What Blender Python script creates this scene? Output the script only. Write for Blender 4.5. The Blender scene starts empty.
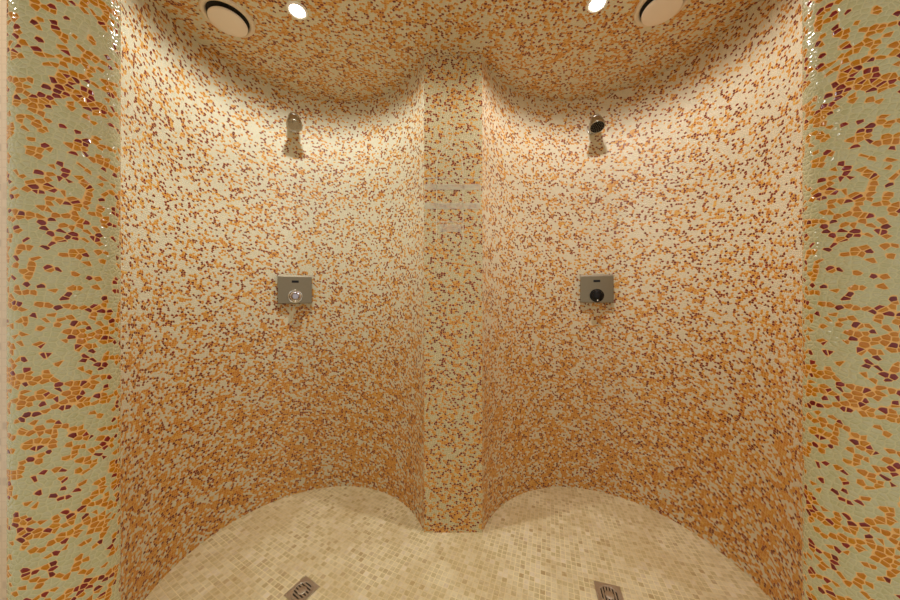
import bpy, bmesh, math, random
from mathutils import Vector, Matrix
PI = math.pi
R = math.radians
scene = bpy.context.scene
C = bpy.context.collection

# ------------------------------------------------------------------ measures
CAM_H, CEIL = 1.25, 2.50
F_PX, X0, Y0 = 295.0, 450.0, 294.0
LC, LR = (-0.680, 1.335), 0.584          # left round bay: centre, radius
RC, RR = (0.721, 1.310), 0.600           # right round bay
PIER = (-0.1355, 0.1694, 1.546)            # flat pier between them: x0, x1, y

# ------------------------------------------------------------------ helpers
def tag(o, label=None, cat=None, group=None, kind=None):
    if label: o['label'] = label
    if cat: o['category'] = cat
    if group: o['group'] = group
    if kind: o['kind'] = kind
    return o

def empty(name, loc, rotz, label, cat, group=None):
    o = bpy.data.objects.new(name, None); C.objects.link(o)
    o.empty_display_size = 0.05
    o.location = loc; o.rotation_euler = (0, 0, rotz)
    return tag(o, label, cat, group)

def obj(name, bm, mat, parent=None, smooth=None):
    me = bpy.data.meshes.new(name)
    bm.normal_update()
    bm.to_mesh(me); bm.free()
    me.materials.append(mat)
    o = bpy.data.objects.new(name, me); C.objects.link(o)
    if smooth is not None:
        for p in me.polygons: p.use_smooth = True
        try: me.set_sharp_from_angle(angle=R(smooth))
        except Exception: pass
    if parent: o.parent = parent
    return o

def dup(root, loc, rotz, label):
    r = root.copy(); C.objects.link(r); r.location = loc; r.rotation_euler = (0, 0, rotz)
    r['label'] = label
    for ch in list(root.children):
        c = ch.copy(); C.objects.link(c); c.parent = r
        for g in list(ch.children):
            d = g.copy(); C.objects.link(d); d.parent = c
    return r

def lathe(bm, prof, n=40, mat=Matrix.Identity(4), cap0=False, cap1=False):
    """profile of (radius, height) about local Z"""
    rings = []
    for r, h in prof:
        if r < 1e-6:
            rings.append([bm.verts.new(mat @ Vector((0, 0, h)))])
        else:
            rings.append([bm.verts.new(mat @ Vector((r*math.cos(2*PI*i/n), r*math.sin(2*PI*i/n), h))) for i in range(n)])
    for a, b in zip(rings, rings[1:]):
        for i in range(n):
            j = (i+1) % n
            if len(a) == 1 and len(b) == 1: continue
            if len(a) == 1: bm.faces.new((a[0], b[j], b[i]))
            elif len(b) == 1: bm.faces.new((a[i], a[j], b[0]))
            else: bm.faces.new((a[i], a[j], b[j], b[i]))
    if cap0 and len(rings[0]) > 1: bm.faces.new(rings[0][::-1])
    if cap1 and len(rings[-1]) > 1: bm.faces.new(rings[-1])
    bmesh.ops.recalc_face_normals(bm, faces=bm.faces)

def tube(bm, pts, rad, n=16):
    rings = []
    pts = [Vector(p) for p in pts]
    for i, p in enumerate(pts):
        t = (pts[min(i+1, len(pts)-1)] - pts[max(i-1, 0)]).normalized()
        up = Vector((1, 0, 0)) if abs(t.x) < .8 else Vector((0, 0, 1))
        a = t.cross(up).normalized(); b = t.cross(a)
        r = rad[i] if isinstance(rad, (list, tuple)) else rad
        rings.append([bm.verts.new(p + r*(a*math.cos(2*PI*k/n) + b*math.sin(2*PI*k/n))) for k in range(n)])
    for p, q in zip(rings, rings[1:]):
        for k in range(n):
            bm.faces.new((p[k], p[(k+1) % n], q[(k+1) % n], q[k]))
    bm.faces.new(rings[0][::-1]); bm.faces.new(rings[-1])
    bmesh.ops.recalc_face_normals(bm, faces=bm.faces)

def box(bm, x0, x1, y0, y1, z0, z1, bevel=0.0, seg=2, mat=None):
    r = bmesh.ops.create_cube(bm, size=1.0)
    vs = r['verts']
    for v in vs:
        v.co = Vector(((x0+x1)/2 + v.co.x*(x1-x0), (y0+y1)/2 + v.co.y*(y1-y0), (z0+z1)/2 + v.co.z*(z1-z0)))
    if mat is not None:
        for v in vs: v.co = mat @ v.co
    if bevel > 0:
        es = list({e for v in vs for e in v.link_edges})
        bmesh.ops.bevel(bm, geom=es, offset=bevel, segments=seg, profile=0.5, affect='EDGES')

def prism_wall(name, inner, outer, z0, z1, mat, nz=1, closed=False):
    """upright slab between a visible inner line and a hidden outer line, UV in metres"""
    bm = bmesh.new(); uvl = bm.loops.layers.uv.new('UVMap')
    def strip(line, flip, u0=0.0):
        u = [u0]
        for a, b in zip(line, line[1:]): u.append(u[-1] + math.hypot(b[0]-a[0], b[1]-a[1]))
        lo = [bm.verts.new((p[0], p[1], z0)) for p in line]
        hi = [bm.verts.new((p[0], p[1], z1)) for p in line]
        for i in range(len(line)-1):
            q = [lo[i], lo[i+1], hi[i+1], hi[i]]; uv = [(u[i], z0), (u[i+1], z0), (u[i+1], z1), (u[i], z1)]
            if flip: q.reverse(); uv.reverse()
            f = bm.faces.new(q); f.smooth = True
            for l, t in zip(f.loops, uv): l[uvl].uv = t
        return lo, hi
    li, hi_ = strip(inner, True)
    if outer:
        lo2, hi2 = strip(outer, False)
        n = len(inner)
        for i in range(n-1):
            bm.faces.new((hi_[i], hi_[i+1], hi2[i+1], hi2[i]))
            bm.faces.new((li[i+1], li[i], lo2[i], lo2[i+1]))
        bm.faces.new((li[0], hi_[0], hi2[0], lo2[0]))
        bm.faces.new((li[-1], lo2[-1], hi2[-1], hi_[-1]))
    me = bpy.data.meshes.new(name); bm.to_mesh(me); bm.free()
    me.materials.append(mat)
    o = bpy.data.objects.new(name, me); C.objects.link(o)
    try: me.set_sharp_from_angle(angle=R(40))
    except Exception: pass
    return o

def slab(name, x0, x1, y0, y1, z, t, mat):
    """horizontal slab with UV = XY in metres; visible face at z, thickness t (signed)"""
    bm = bmesh.new(); uvl = bm.loops.layers.uv.new('UVMap')
    box(bm, x0, x1, y0, y1, min(z, z+t), max(z, z+t))
    for f in bm.faces:
        for l in f.loops: l[uvl].uv = (l.vert.co.x, l.vert.co.y)
    return obj(name, bm, mat)

def wall_hit(px, left):
    """point of the bay wall straight behind a column of the photograph, and its inward normal"""
    c, r = (LC, LR) if left else (RC, RR)
    s = (px - X0)/F_PX
    A = s*s+1; B = -2*(s*c[0]+c[1]); D = c[0]**2+c[1]**2-r*r
    t = (-B + math.sqrt(B*B-4*A*D))/(2*A)
    p = Vector((s*t, t)); n = (Vector(c)-p).normalized()
    return p, n
def aim(px, left, p_out):
    """foot on the wall of a fitting whose front, p_out in front of the wall, is seen at column px"""
    k = px
    for _ in range(12):
        w, n = wall_hit(k, left); q = w + n*p_out
        k += px - (X0 + F_PX*q.x/q.y)
    return w, n, q
def height(y, depth): return CAM_H + (Y0-y)/F_PX*depth

# ------------------------------------------------------------------ materials
class NT:
    def __init__(s, name):
        s.m = bpy.data.materials.new(name); s.m.use_nodes = True
        s.t = s.m.node_tree; s.t.nodes.clear()
        s.out = s.t.nodes.new('ShaderNodeOutputMaterial')
        s.b = s.t.nodes.new('ShaderNodeBsdfPrincipled')
        s.l(s.b.outputs[0], s.out.inputs[0])
    def l(s, a, b): s.t.links.new(a, b)
    def n(s, typ, **kw):
        o = s.t.nodes.new(typ)
        for k, v in kw.items(): setattr(o, k, v)
        return o
    def put(s, sock, v):
        if hasattr(v, 'is_output'): s.l(v, sock)
        else: sock.default_value = v
    def math(s, op, a, b=0.0, c=None, clamp=False):
        o = s.n('ShaderNodeMath', operation=op, use_clamp=clamp)
        s.put(o.inputs[0], a); s.put(o.inputs[1], b)
        if c is not None: s.put(o.inputs[2], c)
        return o.outputs[0]
    def vmath(s, op, a, b=None, scale=None):
        o = s.n('ShaderNodeVectorMath', operation=op)
        s.put(o.inputs[0], a)
        if b is not None: s.put(o.inputs[1], b)
        if scale is not None: s.put(o.inputs['Scale'], scale)
        return o
    def mix(s, f, a, b):
        o = s.n('ShaderNodeMix', data_type='RGBA')
        s.put(o.inputs[0], f); s.put(o.inputs[6], a); s.put(o.inputs[7], b)
        return o.outputs[2]
    def smooth(s, v, a, b, lo=0.0, hi=1.0):
        o = s.n('ShaderNodeMapRange', interpolation_type='SMOOTHSTEP')
        s.put(o.inputs[0], v); s.put(o.inputs[1], a); s.put(o.inputs[2], b); s.put(o.inputs[3], lo); s.put(o.inputs[4], hi)
        return o.outputs[0]
    def lin(s, v, a, b, lo=0.0, hi=1.0):
        o = s.n('ShaderNodeMapRange')
        s.put(o.inputs[0], v); s.put(o.inputs[1], a); s.put(o.inputs[2], b); s.put(o.inputs[3], lo); s.put(o.inputs[4], hi)
        return o.outputs[0]
def rgb(r, g, b): return (r, g, b, 1.0)
def srgb(r, g, b):
    f = lambda c: (c/255/12.92) if c/255 <= .04045 else ((c/255+.055)/1.055)**2.4
    return (f(r), f(g), f(b), 1.0)

def pebble_mosaic(name, seed, low=0.24, high=0.66, dark=0.17, rough=0.36, tw=0.0118, th=0.0098, turn=-10,
                  pale=srgb(214, 210, 188), orange=srgb(206, 142, 32), red=srgb(92, 22, 18), rand=.8, gap=.042, amb=srgb(182, 88, 20), light=srgb(220, 174, 80),
                  grout=srgb(222, 206, 168), grout2=srgb(222, 176, 112), cluster=0.6, bump=0.4, vary=True):
    """glass pebble mosaic: pale, amber and oxblood chips scattered in drifts; denser amber towards the foot of the wall"""
    q = NT(name)
    uv = q.n('ShaderNodeTexCoord').outputs['UV']
    base = q.vmath('ADD', uv, (seed*3.17, seed*1.93, 0)).outputs[0]
    mp = q.n('ShaderNodeMapping'); mp.inputs['Rotation'].default_value = (0, 0, R(turn)); q.l(base, mp.inputs[0])
    mp2 = q.n('ShaderNodeMapping'); mp2.inputs['Scale'].default_value = (1/tw, 1/th, 1); q.l(mp.outputs[0], mp2.inputs[0])
    v1 = q.n('ShaderNodeTexVoronoi', voronoi_dimensions='2D', feature='F1'); v1.inputs['Scale'].default_value = 1; v1.inputs['Randomness'].default_value = rand
    v2 = q.n('ShaderNodeTexVoronoi', voronoi_dimensions='2D', feature='DISTANCE_TO_EDGE'); v2.inputs['Scale'].default_value = 1; v2.inputs['Randomness'].default_value = rand
    q.l(mp2.outputs[0], v1.inputs['Vector']); q.l(mp2.outputs[0], v2.inputs['Vector'])
    edge = v2.outputs['Distance']
    sep = q.n('ShaderNodeSeparateColor'); q.l(v1.outputs['Color'], sep.inputs[0])
    cr, cg, cb = sep.outputs[0], sep.outputs[1], sep.outputs[2]
    # drifts of colour, sampled once per chip
    cell = v1.outputs['Position']
    n1 = q.n('ShaderNodeTexNoise', noise_dimensions='2D'); n1.inputs['Scale'].default_value = .13; n1.inputs['Detail'].default_value = 3
    q.l(cell, n1.inputs['Vector'])
    n2 = q.n('ShaderNodeTexNoise', noise_dimensions='2D'); n2.inputs['Scale'].default_value = .2; n2.inputs['Detail'].default_value = 1
    q.l(q.vmath('ADD', cell, (71.3, 12.7, 0)).outputs[0], n2.inputs['Vector'])
    sx = q.n('ShaderNodeSeparateXYZ'); q.l(uv, sx.inputs[0])
    if vary:
        frac = q.smooth(sx.outputs[1], 0.15, 1.75, high, low)
    else:
        frac = low
    thr = q.math('ADD', frac, q.math('MULTIPLY', q.math('SUBTRACT', n1.outputs[0], .5), cluster*2))
    dthr = q.math('ADD', dark, q.math('MULTIPLY', q.math('SUBTRACT', n2.outputs[0], .5), dark*2.2))
    isred = q.math('LESS_THAN', cg, dthr)
    colored = q.math('MAXIMUM', q.math('LESS_THAN', cr, thr), isred)
    # slight change from chip to chip
    am = q.mix(q.math('MULTIPLY', cb, .55), q.mix(q.smooth(cg, .5, .95), orange, light), amb)
    rd = q.mix(q.math('MULTIPLY', cb, .6), red, srgb(150, 34, 26))
    pl = q.mix(q.math('MULTIPLY', cb, .5), pale, srgb(196, 190, 160))
    col = q.mix(colored, pl, q.mix(isred, am, rd))
    chip = q.math('MULTIPLY', q.smooth(edge, gap, gap*2.4), q.smooth(v1.outputs['Distance'], .56, .70, 1.0, 0.0))
    col = q.mix(chip, q.mix(colored, grout, grout2), col)
    q.l(col, q.b.inputs['Base Color'])
    q.l(q.lin(chip, 0, 1, .75, rough), q.b.inputs['Roughness'])
    q.b.inputs['IOR'].default_value = 1.5
    bp = q.n('ShaderNodeBump'); bp.inputs['Strength'].default_value = bump; bp.inputs['Distance'].default_value = .0022
    q.l(q.smooth(edge, .02, .34), bp.inputs['Height']); q.l(bp.outputs[0], q.b.inputs['Normal'])
    return q.m

def stone_floor(name):
    q = NT(name)
    uv = q.n('ShaderNodeTexCoord').outputs['UV']
    Rr = 7.5; th = R(-21.5)
    cen = (0.05 - math.sin(th)*Rr, 1.35 + math.cos(th)*Rr, 0)
    rel = q.vmath('SUBTRACT', uv, cen).outputs[0]
    rad = q.vmath('LENGTH', rel).outputs['Value']
    s = q.n('ShaderNodeSeparateXYZ'); q.l(rel, s.inputs[0])
    ang = q.math('ARCTAN2', s.outputs[1], s.outputs[0])
    P = .0228
    u = q.math('MULTIPLY', ang, Rr/P); v = q.math('MULTIPLY', rad, 1/P)
    fu = q.math('FRACT', q.math('ADD', u, 1000.0)); fv = q.math('FRACT', v)
    eu = q.math('MINIMUM', fu, q.math('SUBTRACT', 1.0, fu)); ev = q.math('MINIMUM', fv, q.math('SUBTRACT', 1.0, fv))
    e = q.math('MINIMUM', eu, ev)
    cmb = q.n('ShaderNodeCombineXYZ'); q.l(q.math('FLOOR', u), cmb.inputs[0]); q.l(q.math('FLOOR', v), cmb.inputs[1])
    wn = q.n('ShaderNodeTexWhiteNoise', noise_dimensions='2D'); q.l(cmb.outputs[0], wn.inputs[0])
    sc = q.n('ShaderNodeSeparateColor'); q.l(wn.outputs['Color'], sc.inputs[0])
    blot = q.n('ShaderNodeTexNoise', noise_dimensions='2D'); blot.inputs['Scale'].default_value = 4.5; blot.inputs['Detail'].default_value = 3
    q.l(uv, blot.inputs['Vector'])
    vein = q.n('ShaderNodeTexNoise', noise_dimensions='2D'); vein.inputs['Scale'].default_value = 70; vein.inputs['Detail'].default_value = 3
    q.l(uv, vein.inputs['Vector'])
    c = q.mix(q.smooth(sc.outputs[0], .0, 1.0), srgb(204, 188, 140), srgb(228, 216, 178))
    c = q.mix(q.math('MULTIPLY', q.smooth(sc.outputs[1], .80, 1.0), .55), c, srgb(168, 134, 84))
    c = q.mix(q.math('MULTIPLY', q.smooth(sc.outputs[2], .84, .96), .6), c, srgb(240, 228, 204))
    c = q.mix(q.math('MULTIPLY', q.smooth(blot.outputs[0], .42,   .66), .38), c, srgb(200, 176, 122))
    c = q.mix(q.math('MULTIPLY', q.smooth(vein.outputs[0], .5, .72), .22), c, srgb(178, 148, 98))
    c = q.mix(q.math('MULTIPLY', q.smooth(vein.outputs[0], .5, .3), .25), c, srgb(238, 226, 196))
    tile = q.smooth(e, .045, .085)
    c = q.mix(tile, q.mix(q.smooth(blot.outputs[0], .40, .58), srgb(242, 228, 182), srgb(226, 208, 160)), c)
    q.l(c, q.b.inputs['Base Color'])
    q.l(q.lin(tile, 0, 1, .8, .34), q.b.inputs['Roughness'])
    bp = q.n('ShaderNodeBump'); bp.inputs['Strength'].default_value = .35; bp.inputs['Distance'].default_value = .0015
    q.l(tile, bp.inputs['Height']); q.l(bp.outputs[0], q.b.inputs['Normal'])
    return q.m

def square_mosaic(name):
    q = NT(name)
    uv = q.n('ShaderNodeTexCoord').outputs['UV']
    br = q.n('ShaderNodeTexBrick'); br.offset = 0; q.l(uv, br.inputs['Vector'])
    br.inputs['Scale'].default_value = 1; br.inputs['Brick Width'].default_value = .024; br.inputs['Row Height'].default_value = .024
    br.inputs['Mortar Size'].default_value = .002; br.inputs['Bias'].default_value = -.75
    br.inputs['Color1'].default_value = srgb(222, 200, 172); br.inputs['Color2'].default_value = srgb(92, 56, 40); br.inputs['Mortar'].default_value = srgb(214, 192, 164)
    q.l(br.outputs[0], q.b.inputs['Base Color']); q.b.inputs['Roughness'].default_value = .35
    return q.m

def metal(name, col, rough, brushed=0.0):
    q = NT(name); q.b.inputs['Metallic'].default_value = 1.0
    n = q.n('ShaderNodeTexNoise'); n.inputs['Scale'].default_value = 60
    tc = q.n('ShaderNodeTexCoord'); mp = q.n('ShaderNodeMapping'); mp.inputs['Scale'].default_value = (1, 1, 14) if brushed else (1, 1, 1)
    q.l(tc.outputs['Object'], mp.inputs[0]); q.l(mp.outputs[0], n.inputs['Vector'])
    q.put(q.b.inputs['Base Color'], q.mix(q.math('MULTIPLY', n.outputs[0], .25), col, tuple(c*.75 for c in col[:3])+(1,)))
    q.l(q.lin(n.outputs[0], .3, .7, rough, rough+.1), q.b.inputs['Roughness'])
    return q.m
def plain(name, col, rough=.5, spec=.5):
    q = NT(name); n = q.n('ShaderNodeTexNoise'); n.inputs['Scale'].default_value = 40
    q.l(q.n('ShaderNodeTexCoord').outputs['Object'], n.inputs['Vector'])
    q.put(q.b.inputs['Base Color'], q.mix(q.math('MULTIPLY', n.outputs[0], .12), col, tuple(c*.8 for c in col[:3])+(1,)))
    q.b.inputs['Roughness'].default_value = rough; q.b.inputs['Specular IOR Level'].default_value = spec
    return q.m
def glow(name, col, power):
    q = NT(name); q.b.inputs['Base Color'].default_value = col
    q.b.inputs['Emission Color'].default_value = col; q.b.inputs['Emission Strength'].default_value = power
    return q.m
def veil(name, col, a):
    q = NT(name); q.b.inputs['Base Color'].default_value = col; q.b.inputs['Roughness'].default_value = .5
    q.b.inputs['Alpha'].default_value = a
    return q.m

M_bayL = pebble_mosaic('pebble_mosaic_left', 1)
M_bayR = pebble_mosaic('pebble_mosaic_right', 2, pale=srgb(218, 206, 180))
M_pier = pebble_mosaic('pebble_mosaic_pier', 3, low=.26, high=.44, dark=.21, pale=srgb(188, 176, 132))
M_ceil = pebble_mosaic('pebble_mosaic_ceiling', 4, low=.42, dark=.15, vary=False, rough=.3)
M_jamb = pebble_mosaic('pebble_mosaic_jamb', 5, low=.31, high=.36, dark=.12, light=srgb(196, 130, 12), rough=.14, tw=.0108, th=.0096, rand=.88, gap=.045, orange=srgb(190, 122, 6), amb=srgb(182, 106, 6), red=srgb(104, 14, 20), pale=srgb(184, 180, 136), grout=srgb(196, 190, 148), grout2=srgb(232, 182, 114), cluster=.75, bump=.4)
M_floor = stone_floor('travertine_mosaic')
M_outer = square_mosaic('beige_square_mosaic')
M_steel = metal('brushed_steel', rgb(.25, .205, .14), .32, 1)
M_drain = metal('drain_steel', rgb(.62, .58, .50), .28)
M_shower = metal('shower_chrome', rgb(.52, .50, .45), .13)
M_chrome = metal('chrome', rgb(.72, .70, .66), .10)
M_dullchrome = metal('limed_chrome', rgb(.50, .47, .40), .25)
M_black = plain('black_plastic', rgb(.008, .007, .007), .3, .2)
M_hole = plain('dark_opening', rgb(.02, .017, .013), .8)
M_cream = plain('cream_plastic', srgb(236, 222, 206), .45)
M_creamring = plain('cream_ring_plastic', srgb(226, 210, 186), .45)
M_white = plain('white_enamel', srgb(240, 238, 230), .35)
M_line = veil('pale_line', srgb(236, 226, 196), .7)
M_veil = veil('pale_band', srgb(228, 224, 206), .42)

# ------------------------------------------------------------------ setting
def arc(c, r, a0, a1, n):
    return [(c[0]+r*math.cos(a0+(a1-a0)*i/n), c[1]+r*math.sin(a0+(a1-a0)*i/n)) for i in range(n+1)]
def bay(name, c, r, corner_x, left, mat, label):
    aC = math.atan2(PIER[2]-c[1], corner_x-c[0])                        # angle of the pier corner
    aE = R(180+52) if left else R(-52)
    inner, outer = arc(c, r, aC, aE, 110), arc(c, r+.03, aC, aE, 110)
    if not left: inner.reverse(); outer.reverse()
    o = prism_wall(name, inner, outer, 0, CEIL, mat)
    return tag(o, label, 'wall', kind='structure')
bay('wall_left', LC, LR, PIER[0], True, M_bayL, 'curved pebble-mosaic wall of the left shower bay')
bay('wall_right', RC, RR, PIER[1], False, M_bayR, 'curved pebble-mosaic wall of the right shower bay')
o = prism_wall('wall_back', [(PIER[1], PIER[2]), (PIER[0], PIER[2])], [(PIER[1], PIER[2]+.02), (PIER[0], PIER[2]+.02)], 0, CEIL, M_pier)
# line order matters only for the side that faces the room
tag(o, 'narrow flat mosaic pier between the two shower bays', 'wall', kind='structure')

def jamb(name, phi, D, hw, depth, cr, mat, label, side):
    d = Vector((side*math.sin(phi), math.cos(phi))); p = Vector((d.y, -d.x))
    pts = []
    def add(u, w): pts.append(tuple(d*(D+w) + p*u))
    n = 10
    add(-hw, depth)
    for i in range(8): add(-hw, depth - (depth-cr)*(i+1)/8) if i < 7 else None
    for i in range(n+1):
        a = PI + (PI/2)*i/n; add(-hw+cr+cr*math.cos(a), cr+cr*math.sin(a))
    for i in range(1, 8):
        t = i/8; add(-hw+cr + (2*hw-2*cr)*t, -.006*math.sin(PI*t))
    for i in range(n+1):
        a = 1.5*PI + (PI/2)*i/n; add(hw-cr+cr*math.cos(a), cr+cr*math.sin(a))
    for i in range(8): add(hw, cr+(depth-cr)*(i+1)/8)
    pts.reverse()
    o = prism_wall(name, pts, None, 0, CEIL, mat)
    return tag(o, label, 'wall', kind='structure')
jamb('wall_front_left', R(52.25), 1.00, .0750, .40, .042, M_jamb, 'rounded mosaic wall end at the left of the shower opening', -1)
jamb('wall_front_right', R(53.9), 1.00, .0700, .40, .042, M_jamb, 'rounded mosaic wall end at the right of the shower opening', 1)
for nm, s, lab in (('wall_outer_left', -1, 'pale square-mosaic wall outside the left wall end'), ('wall_outer_right', 1, 'pale square-mosaic wall outside the right wall end')):
    ln = [(s*1.14, .89), (s*2.6, .89)]; ou = [(s*1.14, .95), (s*2.6, .95)]
    if s > 0: ln.reverse(); ou.reverse()
    ln.reverse(); ou.reverse()
    tag(prism_wall(nm, ln, ou, 0, CEIL, M_outer), lab, 'wall', kind='structure')
tag(slab('floor', -2.6, 2.6, -1.2, 2.2, 0, -.05, M_floor), 'cream travertine mosaic floor of small square tiles', 'floor', kind='structure')
tag(slab('ceiling', -2.6, 2.6, -1.2, 2.2, CEIL, .05, M_ceil), 'flat mosaic ceiling over the shower bays', 'ceiling', kind='structure')

# ------------------------------------------------------------------ ceiling disc vents
def disc_vent(loc, label):
    t = empty('ceiling_vent', loc, 0, label, 'vent', 'ceiling vents')
    bm = bmesh.new()
    lathe(bm, [(.080, .0), (.080, -.004), (.083, -.009), (.090, -.012), (.098, -.010), (.102, -.004), (.102, 0)], 56)
    obj('ring', bm, M_creamring, t, 40)
    bm = bmesh.new(); lathe(bm, [(.0795, -.0015), (0, -.0015)], 48); obj('opening', bm, M_hole, t)
    bm = bmesh.new()
    lathe(bm, [(.062, -.015), (.070, -.019), (.0735, -.024), (.0725, -.029), (.066, -.032), (.03, -.0335), (0, -.034)], 56, cap0=True)
    d = obj('disc', bm, M_cream, t, 40)
    bm = bmesh.new(); lathe(bm, [(.006, -.0015), (.006, -.024)], 12); obj('spindle', bm, M_dullchrome, d)
    return t
v0 = disc_vent((-1.000, 1.330, CEIL), 'cream round ceiling vent above the left shower bay')
dup(v0, (.912, 1.272, CEIL), 0, 'cream round ceiling vent above the right shower bay')

# ------------------------------------------------------------------ recessed downlights
def downlight(loc, label, col):
    t = empty('downlight', loc, 0, label, 'light', 'ceiling downlights')
    bm = bmesh.new()
    lathe(bm, [(.030, 0), (.031, -.004), (.036, -.006), (.041, -.004), (.043, 0)], 40); obj('trim_ring', bm, M_white, t, 40)
    bm = bmesh.new(); lathe(bm, [(.0300, -.001), (.022, -.004), (0, -.006)], 32); obj('lamp', bm, glow('lamp_glow', col, 14), t, 40)
    return t
SPOTS = [((-.673, 1.300, CEIL), 'bright downlight in the ceiling of the left bay', (.95, 1, .99)),
         ((.633, 1.268, CEIL), 'bright downlight in the ceiling of the right bay', (1, .98, .99))]
for i, (loc, lab, col) in enumerate(SPOTS):
  if i == 0: d0 = downlight(loc, lab, rgb(1, .97, .90))
  else: dup(d0, loc, 0, lab)
  for en, size, blend in ((18, 174, .40), (26, 96, 1.0)):
    ld = bpy.data.lights.new('downlight_beam', 'SPOT'); ld.energy = en; ld.color = col
    ld.spot_size = R(size); ld.spot_blend = blend; ld.shadow_soft_size = .028
    lo = bpy.data.objects.new('downlight_beam', ld); C.objects.link(lo); lo.location = (loc[0], loc[1], CEIL-.018)

# ------------------------------------------------------------------ shower heads
def shower_head(px, y, left, p_out, face_mat, ring_mat, label):
    w, n, q = aim(px, left, p_out)
    zf = height(y, q.y)
    t = empty('overhead_shower', (w.x, w.y, zf), math.atan2(-n.x, n.y)+PI, label, 'shower head', 'shower heads')
    # local frame: -Y points into the bay
    drop = .078                                              # the arm starts this far above the face
    bm = bmesh.new()
    M = Matrix.Translation((0, .002, drop)) @ Matrix.Rotation(R(90), 4, 'X')
    lathe(bm, [(.036, 0), (.036, .006), (.033, .010), (.022, .012), (0, .012)], 40, M)
    obj('wall_flange', bm, ring_mat, t, 35)
    tilt = R(66)                                             # face looks this far below the level
    ax = Vector((0, -math.cos(tilt), -math.sin(tilt)))
    face = Vector((0, -p_out, 0)); neck = face - ax*.062
    bm = bmesh.new()
    pts = [Vector((0, -.004, drop)), Vector((0, -.03, drop-.002))]
    a, b, c = pts[-1], Vector((0, -p_out*.66, drop+.006)), neck
    for i in range(1, 9):
        s = i/8; pts.append(a*(1-s)**2 + b*2*s*(1-s) + c*s*s)
    tube(bm, pts, [.030]*6 + [.031, .031, .029, .026], 22); obj('arm', bm, ring_mat, t, 40)
    z = ax; x = Vector((1, 0, 0)); yv = z.cross(x)
    M = Matrix.Translation(face) @ Matrix((x, yv, z)).transposed().to_4x4()
    bm = bmesh.new()
    lathe(bm, [(.018, -.066), (.027, -.061), (.033, -.052), (.036, -.042), (.0385, -.030), (.0415, -.018), (.0425, -.004), (.041, 0), (.037, .001)], 44, M)
    hd = obj('head_shell', bm, ring_mat, t, 40)
    bm = bmesh.new(); lathe(bm, [(.037, .0005), (.033, -.003), (0, -.003)], 44, M); fp = obj('spray_face', bm, face_mat, hd, 40)
    bm = bmesh.new()
    for rr, k in ((0, 1), (.011, 6), (.021, 12), (.029, 16)):
        for i in range(k):
            aa = 2*PI*i/k
            lathe(bm, [(.0018, -.003), (.0014, -.0005), (0, -.0004)], 8, M @ Matrix.Translation((rr*math.cos(aa), rr*math.sin(aa), 0)))
    tag(obj('nozzles', bm, M_dullchrome, t), None)
    return t
shower_head(294.5, 126, True, .175, M_dullchrome, M_shower, 'small chrome shower head with pale grey face in the left bay')
shower_head(597.3, 127, False, .175, M_black, M_shower, 'small chrome shower head with black face in the right bay')

# ------------------------------------------------------------------ valve plates
def control(px, y, left, knob_mat, cap_mat, label, knob_label):
    w, n, q = aim(px, left, .05)
    t = empty('shower_control', (w.x, w.y, height(y, w.y-.03)), math.atan2(-n.x, n.y)+PI, label, 'shower control', 'shower control panels')
    hw, hh, f = .0925, .0875, .040
    bm = bmesh.new(); 
    prof = [(-.0085, -hh), (-f+.003, -hh), (-f, -hh+.003), (-f, hh-.011), (-f+.009, hh), (-.0085, hh)]
    va = [bm.verts.new((-hw, a, b)) for a, b in prof]; vb = [bm.verts.new((hw, a, b)) for a, b in prof]
    bm.faces.new(va); bm.faces.new(vb[::-1])
    for k in range(len(prof)): bm.faces.new((va[k], vb[k], vb[(k+1) % len(prof)], va[(k+1) % len(prof)]))
    bmesh.ops.recalc_face_normals(bm, faces=bm.faces)
    obj('steel_plate', bm, M_steel, t, 30)
    bm = bmesh.new(); box(bm, -.019, .019, -f-.0012, -f+.0005, .040, .054, .0004, 1); obj('indicator_window', bm, M_black, t)
    K = Matrix.Translation((0, -f, -.043)) @ Matrix.Rotation(R(90), 4, 'X')
    bm = bmesh.new()
    lathe(bm, [(.0405, 0), (.0405, .004), (.039, .006), (.034, .007)], 44, K, cap0=True)
    obj('collar', bm, M_chrome if knob_mat is not M_black else M_black, t, 35)
    bm = bmesh.new()
    prof_n = 56; rings = []
    for r, h, fl in ((.034, .006, 0), (.034, .012, 1), (.0335, .034, 1), (.030, .040, .6), (.024, .042, 0)):
        rings.append([bm.verts.new(K @ Vector(((r - .0016*fl*(i % 4 < 2))*math.cos(2*PI*i/prof_n), (r - .0016*fl*(i % 4 < 2))*math.sin(2*PI*i/prof_n), h))) for i in range(prof_n)])
    for a, b in zip(rings, rings[1:]):
        for i in range(prof_n): bm.faces.new((a[i], a[(i+1) % prof_n], b[(i+1) % prof_n], b[i]))
    bmesh.ops.recalc_face_normals(bm, faces=bm.faces)
    kb = obj('knob', bm, knob_mat, t, 30)
    if knob_label: kb['label'] = knob_label
    bm = bmesh.new(); lathe(bm, [(.0245, .0415), (.023, .043), (.012, .0445), (0, .045)], 36, K); obj('knob_cap', bm, cap_mat, kb, 40)
    bm = bmesh.new(); box(bm, -.0025, .0025, -f-.043, -f-.0415, -.043-.033, -.043-.024, .0004, 1); obj('pointer_mark', bm, M_white, kb)
    return t
M_knobsilver = metal('silver_knob', rgb(.78, .75, .76), .22)
M_knobcap = metal('violet_grey_cap', rgb(.40, .37, .42), .18)
control(295.3, 289.3, True, M_knobsilver, M_knobcap, 'square steel shower control with silver knob in the left bay', 'silver knob')
control(597.0, 288.6, False, M_black, M_black, 'square steel shower control with black knob in the right bay', 'black knob')

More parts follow.
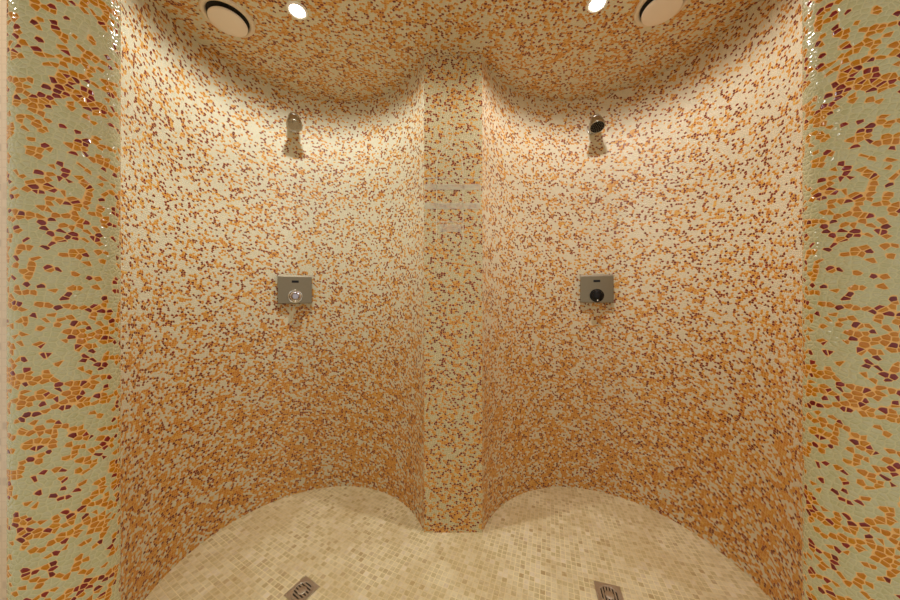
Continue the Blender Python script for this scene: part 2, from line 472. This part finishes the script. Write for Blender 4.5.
# ------------------------------------------------------------------ floor drains
def drain(x, y, rz, size, label):
    t = empty('floor_drain', (x, y, 0), rz, label, 'drain', 'floor drains')
    h = size/2; rin = h*.86
    # square frame with a round mouth
    bm = bmesh.new(); n = 48; top = .003
    sq, ci, lo = [], [], []
    for i in range(n):
        a = 2*PI*(i+.0)/n + PI/4
        cx, cy = math.cos(a), math.sin(a); k = h/max(abs(cx), abs(cy))
        sq.append(bm.verts.new((cx*k, cy*k, top))); ci.append(bm.verts.new((cx*rin, cy*rin, top))); lo.append(bm.verts.new((cx*rin, cy*rin, .0006)))
    bs = [bm.verts.new((v.co.x, v.co.y, .0002)) for v in sq]
    for i in range(n):
        j = (i+1) % n
        bm.faces.new((sq[i], sq[j], ci[j], ci[i])); bm.faces.new((ci[i], ci[j], lo[j], lo[i])); bm.faces.new((bs[i], bs[j], sq[j], sq[i]))
    bmesh.ops.recalc_face_normals(bm, faces=bm.faces)
    obj('frame', bm, M_drain, t)
    bm = bmesh.new(); lathe(bm, [(rin, .0006), (0, .0006)], 40); obj('sump', bm, M_hole, t)
    # grate: rim, hub and spokes so that dark slots show between them
    bm = bmesh.new()
    lathe(bm, [(rin-.0006, .0008), (rin-.0006, .0040), (rin-.006, .0046), (rin-.0075, .0040), (rin-.0075, .0008)], 48)
    lathe(bm, [(.018, .0008), (.018, .0040), (.016, .0047), (.010, .0050), (0, .0050)], 32)
    for i in range(-3, 4):
        xb = i*.0115; L = math.sqrt((rin-.005)**2 - xb*xb)
        box(bm, xb-.0032, xb+.0032, -L, L, .0008, .0042)
    obj('grate', bm, M_drain, t, 30)
    return t
drain(-.622, 1.2405, R(60), .098, 'square steel floor drain with round grate in the left bay')
drain(.661, 1.222, R(-15), .102, 'square steel floor drain with round grate in the right bay')

# ------------------------------------------------------------------ translucent pale lines and bands laid over the pier face
def add_arch_lines():
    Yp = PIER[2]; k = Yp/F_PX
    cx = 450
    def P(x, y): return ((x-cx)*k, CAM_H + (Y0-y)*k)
    t = empty('arch_lines', ((450-X0)*k, Yp, P(0, 232)[1]), 0, 'faint pale lines and bands in the form of a pointed arch on the pier', 'drawing')
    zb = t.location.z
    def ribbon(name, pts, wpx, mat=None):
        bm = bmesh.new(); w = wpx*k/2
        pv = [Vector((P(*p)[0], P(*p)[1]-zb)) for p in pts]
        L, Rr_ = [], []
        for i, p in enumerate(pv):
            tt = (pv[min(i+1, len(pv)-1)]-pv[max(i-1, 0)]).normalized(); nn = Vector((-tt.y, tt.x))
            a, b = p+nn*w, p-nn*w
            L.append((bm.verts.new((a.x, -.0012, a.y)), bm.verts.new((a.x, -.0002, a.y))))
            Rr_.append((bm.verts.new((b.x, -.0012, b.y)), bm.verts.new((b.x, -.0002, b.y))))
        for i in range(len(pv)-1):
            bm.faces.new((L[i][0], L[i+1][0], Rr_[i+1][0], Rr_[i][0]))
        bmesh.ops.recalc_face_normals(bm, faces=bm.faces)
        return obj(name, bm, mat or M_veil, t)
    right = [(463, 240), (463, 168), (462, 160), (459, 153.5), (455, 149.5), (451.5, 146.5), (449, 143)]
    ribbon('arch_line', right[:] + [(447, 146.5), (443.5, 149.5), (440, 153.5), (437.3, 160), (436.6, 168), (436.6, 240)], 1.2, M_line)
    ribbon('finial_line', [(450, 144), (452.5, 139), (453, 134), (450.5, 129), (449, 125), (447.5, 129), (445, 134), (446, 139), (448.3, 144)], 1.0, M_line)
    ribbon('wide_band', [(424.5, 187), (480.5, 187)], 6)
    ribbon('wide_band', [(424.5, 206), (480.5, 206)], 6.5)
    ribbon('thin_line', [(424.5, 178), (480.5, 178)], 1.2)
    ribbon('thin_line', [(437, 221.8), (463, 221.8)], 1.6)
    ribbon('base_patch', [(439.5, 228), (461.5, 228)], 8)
add_arch_lines()

# ------------------------------------------------------------------ light, camera
w = bpy.data.worlds.new('World'); scene.world = w; w.use_nodes = True
bg = w.node_tree.nodes['Background']; bg.inputs[0].default_value = (1, .95, .84, 1); bg.inputs[1].default_value = .72
def area(name, loc, rot, size, energy, col):
    ld = bpy.data.lights.new(name, 'AREA'); ld.energy = energy; ld.color = col; ld.shape = 'DISK'; ld.size = size
    o = bpy.data.objects.new(name, ld); C.objects.link(o); o.location = loc; o.rotation_euler = rot
area('room_lamp', (-1.5, .42, 2.45), (0, 0, 0), .14, 3, (1, .94, .84))
area('room_lamp', (1.55, .42, 2.45), (0, 0, 0), .14, 3, (1, .94, .84))

cd = bpy.data.cameras.new('Camera'); cd.sensor_width = 36; cd.lens = F_PX/900*36; cd.clip_start = .02
cd.shift_y = (Y0-300)/900
co = bpy.data.objects.new('Camera', cd); C.objects.link(co); co.location = (0, 0, CAM_H); co.rotation_euler = (R(90), 0, 0)
scene.camera = co
scene.view_settings.view_transform = 'Standard'
scene.view_settings.look = 'None'
scene.view_settings.exposure = 0.2
